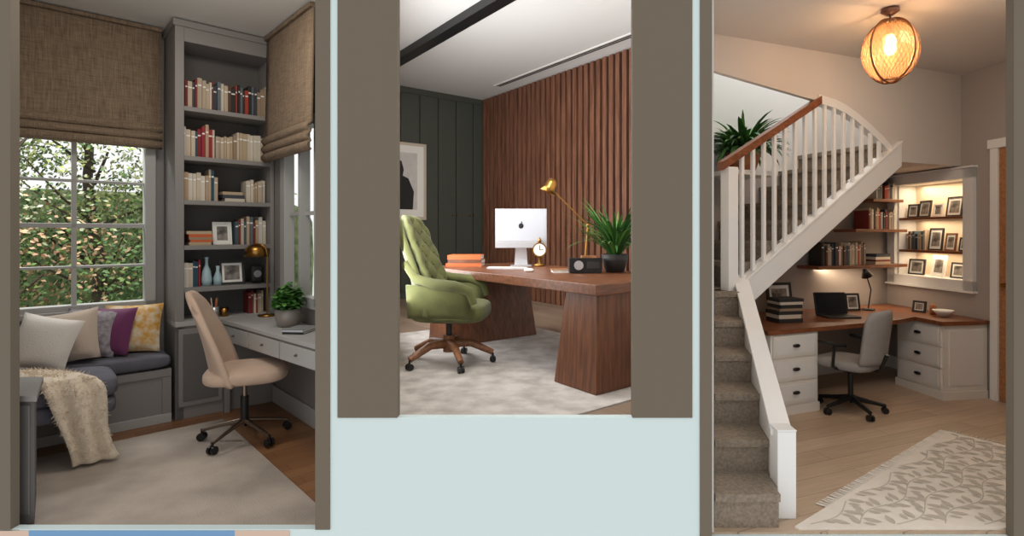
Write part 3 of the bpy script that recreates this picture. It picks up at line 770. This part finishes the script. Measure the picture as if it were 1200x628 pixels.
# rug
FR = TR(2.89, 3.98, 0) @ Matrix(((.8, -.6, 0, 0), (.6, .8, 0, 0), (0, 0, 1, 0), (0, 0, 0, 1)))
rg = mat('cream_rug', (228, 220, 208), .98, var=.04); rgl = mat('rug_leaf_taupe', (190, 181, 168), .98)
ry = -.04
rp = clip_poly([w2(FR, -2.12, ry), w2(FR, 0, ry), w2(FR, 0, -1.45), w2(FR, -2.12, -1.45)], [inY])
o = M('leaf_pattern_rug')
o.prism([tuple(Vector((FR.inverted() @ Vector((p[0], p[1], 0))).to_tuple())[:2]) for p in rp][::1], 0, .010, rg)
def inrug(p): return -2.08 < p[0] < -.03 and -1.43 < p[1] < ry-.02 and (FR @ Vector((p[0], p[1], 0))).y > 2.68
def leaf(p, q, L, w):
    c, s = math.cos(q), math.sin(q); P = []
    zz = .0112+random.random()*.0012
    for t, k in ((0, 0), (.25, .75), (.55, 1), (.8, .6), (1, 0), (.8, -.6), (.55, -1), (.25, -.75)):
        P.append((p[0]+c*t*L-s*k*w, p[1]+s*t*L+c*k*w, zz))
    P = P[::-1]
    if all(inrug(x) for x in P): o.add(P, [tuple(range(8))], rgl)
for r in range(11):
    y0 = -.09-r*.128; x = -2.08
    while x < -.03:
        y = y0+.03*math.sin(x*11+r*1.3); y2 = y0+.03*math.sin((x+.02)*11+r*1.3)
        if inrug((x, y-.01)) and inrug((x+.02, y2+.01)): o.add([(x, y-.003, .0108), (x+.020, y2-.003, .0108), (x+.020, y2+.003, .0108), (x, y+.003, .0108)], [(0, 1, 2, 3)], rgl)
        x += .02
    x = -2.06; k = 0
    while x < -.05:
        y = y0+.03*math.sin(x*11+r*1.3)
        sg = 1 if k % 2 else -1
        leaf((x, y+.004*sg), .95*sg+random.uniform(-.15, .15), .088, .02); leaf((x+.03, y-.004*sg), -1.0*sg, .06, .015)
        x += .07; k += 1
x = -2.1
while x < 0:
    if (FR @ Vector((x, ry+.05, 0))).y > 2.9 or (FR @ Vector((x, ry+.05, 0))).y < 2.72: 
        if (FR @ Vector((x, ry, 0))).y > 2.66: o.tube([(x, ry, .008), (x+random.uniform(-.01, .01), ry+.055, .005)], .0035, rg, 4)
    x += .013
y = -1.3
while y < ry:
    y += .013
    if (FR @ Vector((.05, y, 0))).y > 2.7: o.tube([(0, y, .008), (.05, y+random.uniform(-.008, .008), .005)], .0035, rg, 4)
o.done(FR, recalc=False)
# pendant
amb = bpy.data.materials.new('amber_glass'); amb.use_nodes = True
nt = amb.node_tree; nt.nodes.remove(nt.nodes['Principled BSDF'])
t_ = nt.nodes.new('ShaderNodeBsdfTransparent'); t_.inputs[0].default_value = (1, .80, .58, 1)
g_ = nt.nodes.new('ShaderNodeBsdfGlossy'); g_.inputs[0].default_value = (1, .75, .5, 1); g_.inputs['Roughness'].default_value = .15
d_ = nt.nodes.new('ShaderNodeBsdfTranslucent'); d_.inputs[0].default_value = (1, .55, .25, 1)
m1 = nt.nodes.new('ShaderNodeMixShader'); m1.inputs[0].default_value = .35; m2 = nt.nodes.new('ShaderNodeMixShader'); m2.inputs[0].default_value = .2
nt.links.new(g_.outputs[0], m1.inputs[2]); nt.links.new(d_.outputs[0], m1.inputs[1]); nt.links.new(t_.outputs[0], m2.inputs[1]); nt.links.new(m1.outputs[0], m2.inputs[2])
nt.links.new(m2.outputs[0], nt.nodes['Material Output'].inputs['Surface'])
o = M('pendant_lamp')
cop = mat('bronze_wire', (128, 84, 52), .4, .7)
o.lathe([(0, 0), (.05, 0), (.055, -.02), (.02, -.045), (0, -.045)], (0, 0, 0), walnut); o.cyl((0, 0, -.04), (0, 0, -.14), .006, black)
o.cyl((0, 0, -.10), (0, 0, -.17), .022, walnut)
H = .20; RR = .165; cz = -.275
def sp(t, ph): return (RR*math.sin(t)*math.cos(ph), RR*math.sin(t)*math.sin(ph), cz+H*math.cos(t))
for sgn in (1, -1):
    for i in range(36):
        ph = i*2*math.pi/36; o.tube([sp(.25+2.6*j/20, ph+sgn*1.6*j/20) for j in range(21)], .0011, cop, 3)
for t in (.25, .28, 2.85): o.tube([sp(t, 2*math.pi*j/32) for j in range(32)], .004, cop, 6, True)
for dz in (0, 90):
    q = math.radians(dz+20); o.tube([(RR*1.03*math.sin(s)*math.cos(q), RR*1.03*math.sin(s)*math.sin(q), cz+H*1.03*math.cos(s)) for s in [2*math.pi*j/48 for j in range(48)]], .0065, cop, 8, True)
o.lathe([(.155*math.sin(t), cz+.188*math.cos(t)) for t in [.25+2.6*j/16 for j in range(17)]], (0, 0, 0), amb, 32)
bulb = mat('filament_glow', (255, 190, 110), .3, emit=12)
o.lathe([(0, 0), (.018, -.005), (.02, -.03), (.036, -.08), (.034, -.11), (.018, -.135), (0, -.14)], (0, 0, -.165), bulb)
o.done(FW, (2.23, 3.54, 2.899))

# ================================================================= LIGHT
w = bpy.data.worlds.new('sky'); sc.world = w; w.use_nodes = True
w.node_tree.nodes['Background'].inputs[0].default_value = (1, 1, 1, 1); w.node_tree.nodes['Background'].inputs[1].default_value = 1.0
def area(name, loc, tgt, sx, sy, P, col=(1, 1, 1)):
    l = bpy.data.lights.new(name, 'AREA'); l.shape = 'RECTANGLE'; l.size = sx; l.size_y = sy; l.energy = P; l.color = col
    ob = bpy.data.objects.new(name, l); sc.collection.objects.link(ob); ob.location = loc
    ob.rotation_euler = (Vector(tgt)-Vector(loc)).to_track_quat('-Z', 'Y').to_euler(); return ob
area('overhead_fill_light', (-2.1, 3.2, 3.05), (-2.4, 3.9, .6), .8, .5, 18, (1, .93, .84))  # unseen fill lamp added to brighten room 1, not a ceiling fixture
v = F1 @ Vector((-1.25, 1.0, 3.1)); t = F1 @ Vector((-1.1, -.6, .3)); area('window_daylight', v, t, 1.2, .8, 90, (.95, .98, 1))
area('overhead_fill_light', (-.2, 3.6, 3.8), (-.2, 6.5, 1.4), 1.2, .8, 85, (1, .96, .91))  # added fill above the view to lift room 2, no panel modelled
area('side_fill_light', (-1.50, 5.25, 2.0), (1.5, 6.4, 2.1), 2.6, 2.2, 135, (.97, .98, 1))  # added area lamp brightening room 2 from the left; that wall has no window
area('overhead_fill_light', (2.7, 3.2, 2.86), (2.6, 4.0, 0), .9, .5, 15, (1, .89, .77))  # out-of-view fill added for room 3 besides its pendant
v = F3L @ Vector((-1.6, -.4, 4.2)); area('stairwell_skylight', v, (v.x, v.y, 0), 1.0, .5, 26, (.95, .98, 1))
v = F3R @ Vector((.08, -.55, 1.93)); area('niche_strip_light', v, (v.x, v.y, 0), .1, .6, 3.4, (1, .78, .52))
v = F3R @ Vector((.08, -.55, 1.57)); area('niche_strip_light', v, (v.x, v.y, 0), .1, .6, 2.0, (1, .78, .52))
v = F3R @ Vector((.08, -.55, 1.24)); area('niche_strip_light', v, (v.x, v.y, 0), .1, .6, 2.0, (1, .78, .52))
v = F3L @ Vector((-.7, -.13, 1.085)); area('shelf_strip_light', v, (v.x, v.y, 0), .9, .05, 3.2, (1, .78, .54))
l = bpy.data.lights.new('pendant_bulb', 'POINT'); l.energy = 34; l.color = (1, .8, .58); l.shadow_soft_size = .04
ob = bpy.data.objects.new('pendant_bulb', l); ob.location = (2.23, 3.54, 2.62); sc.collection.objects.link(ob)

cam = bpy.data.cameras.new('camera'); cam.sensor_width = 36; cam.lens = 19.2; cam.shift_x = -40/1200; cam.shift_y = -42/1200
co = bpy.data.objects.new('camera', cam); co.location = (0, 0, 1.45); co.rotation_euler = (math.radians(90), 0, 0); sc.collection.objects.link(co)
sc.camera = co
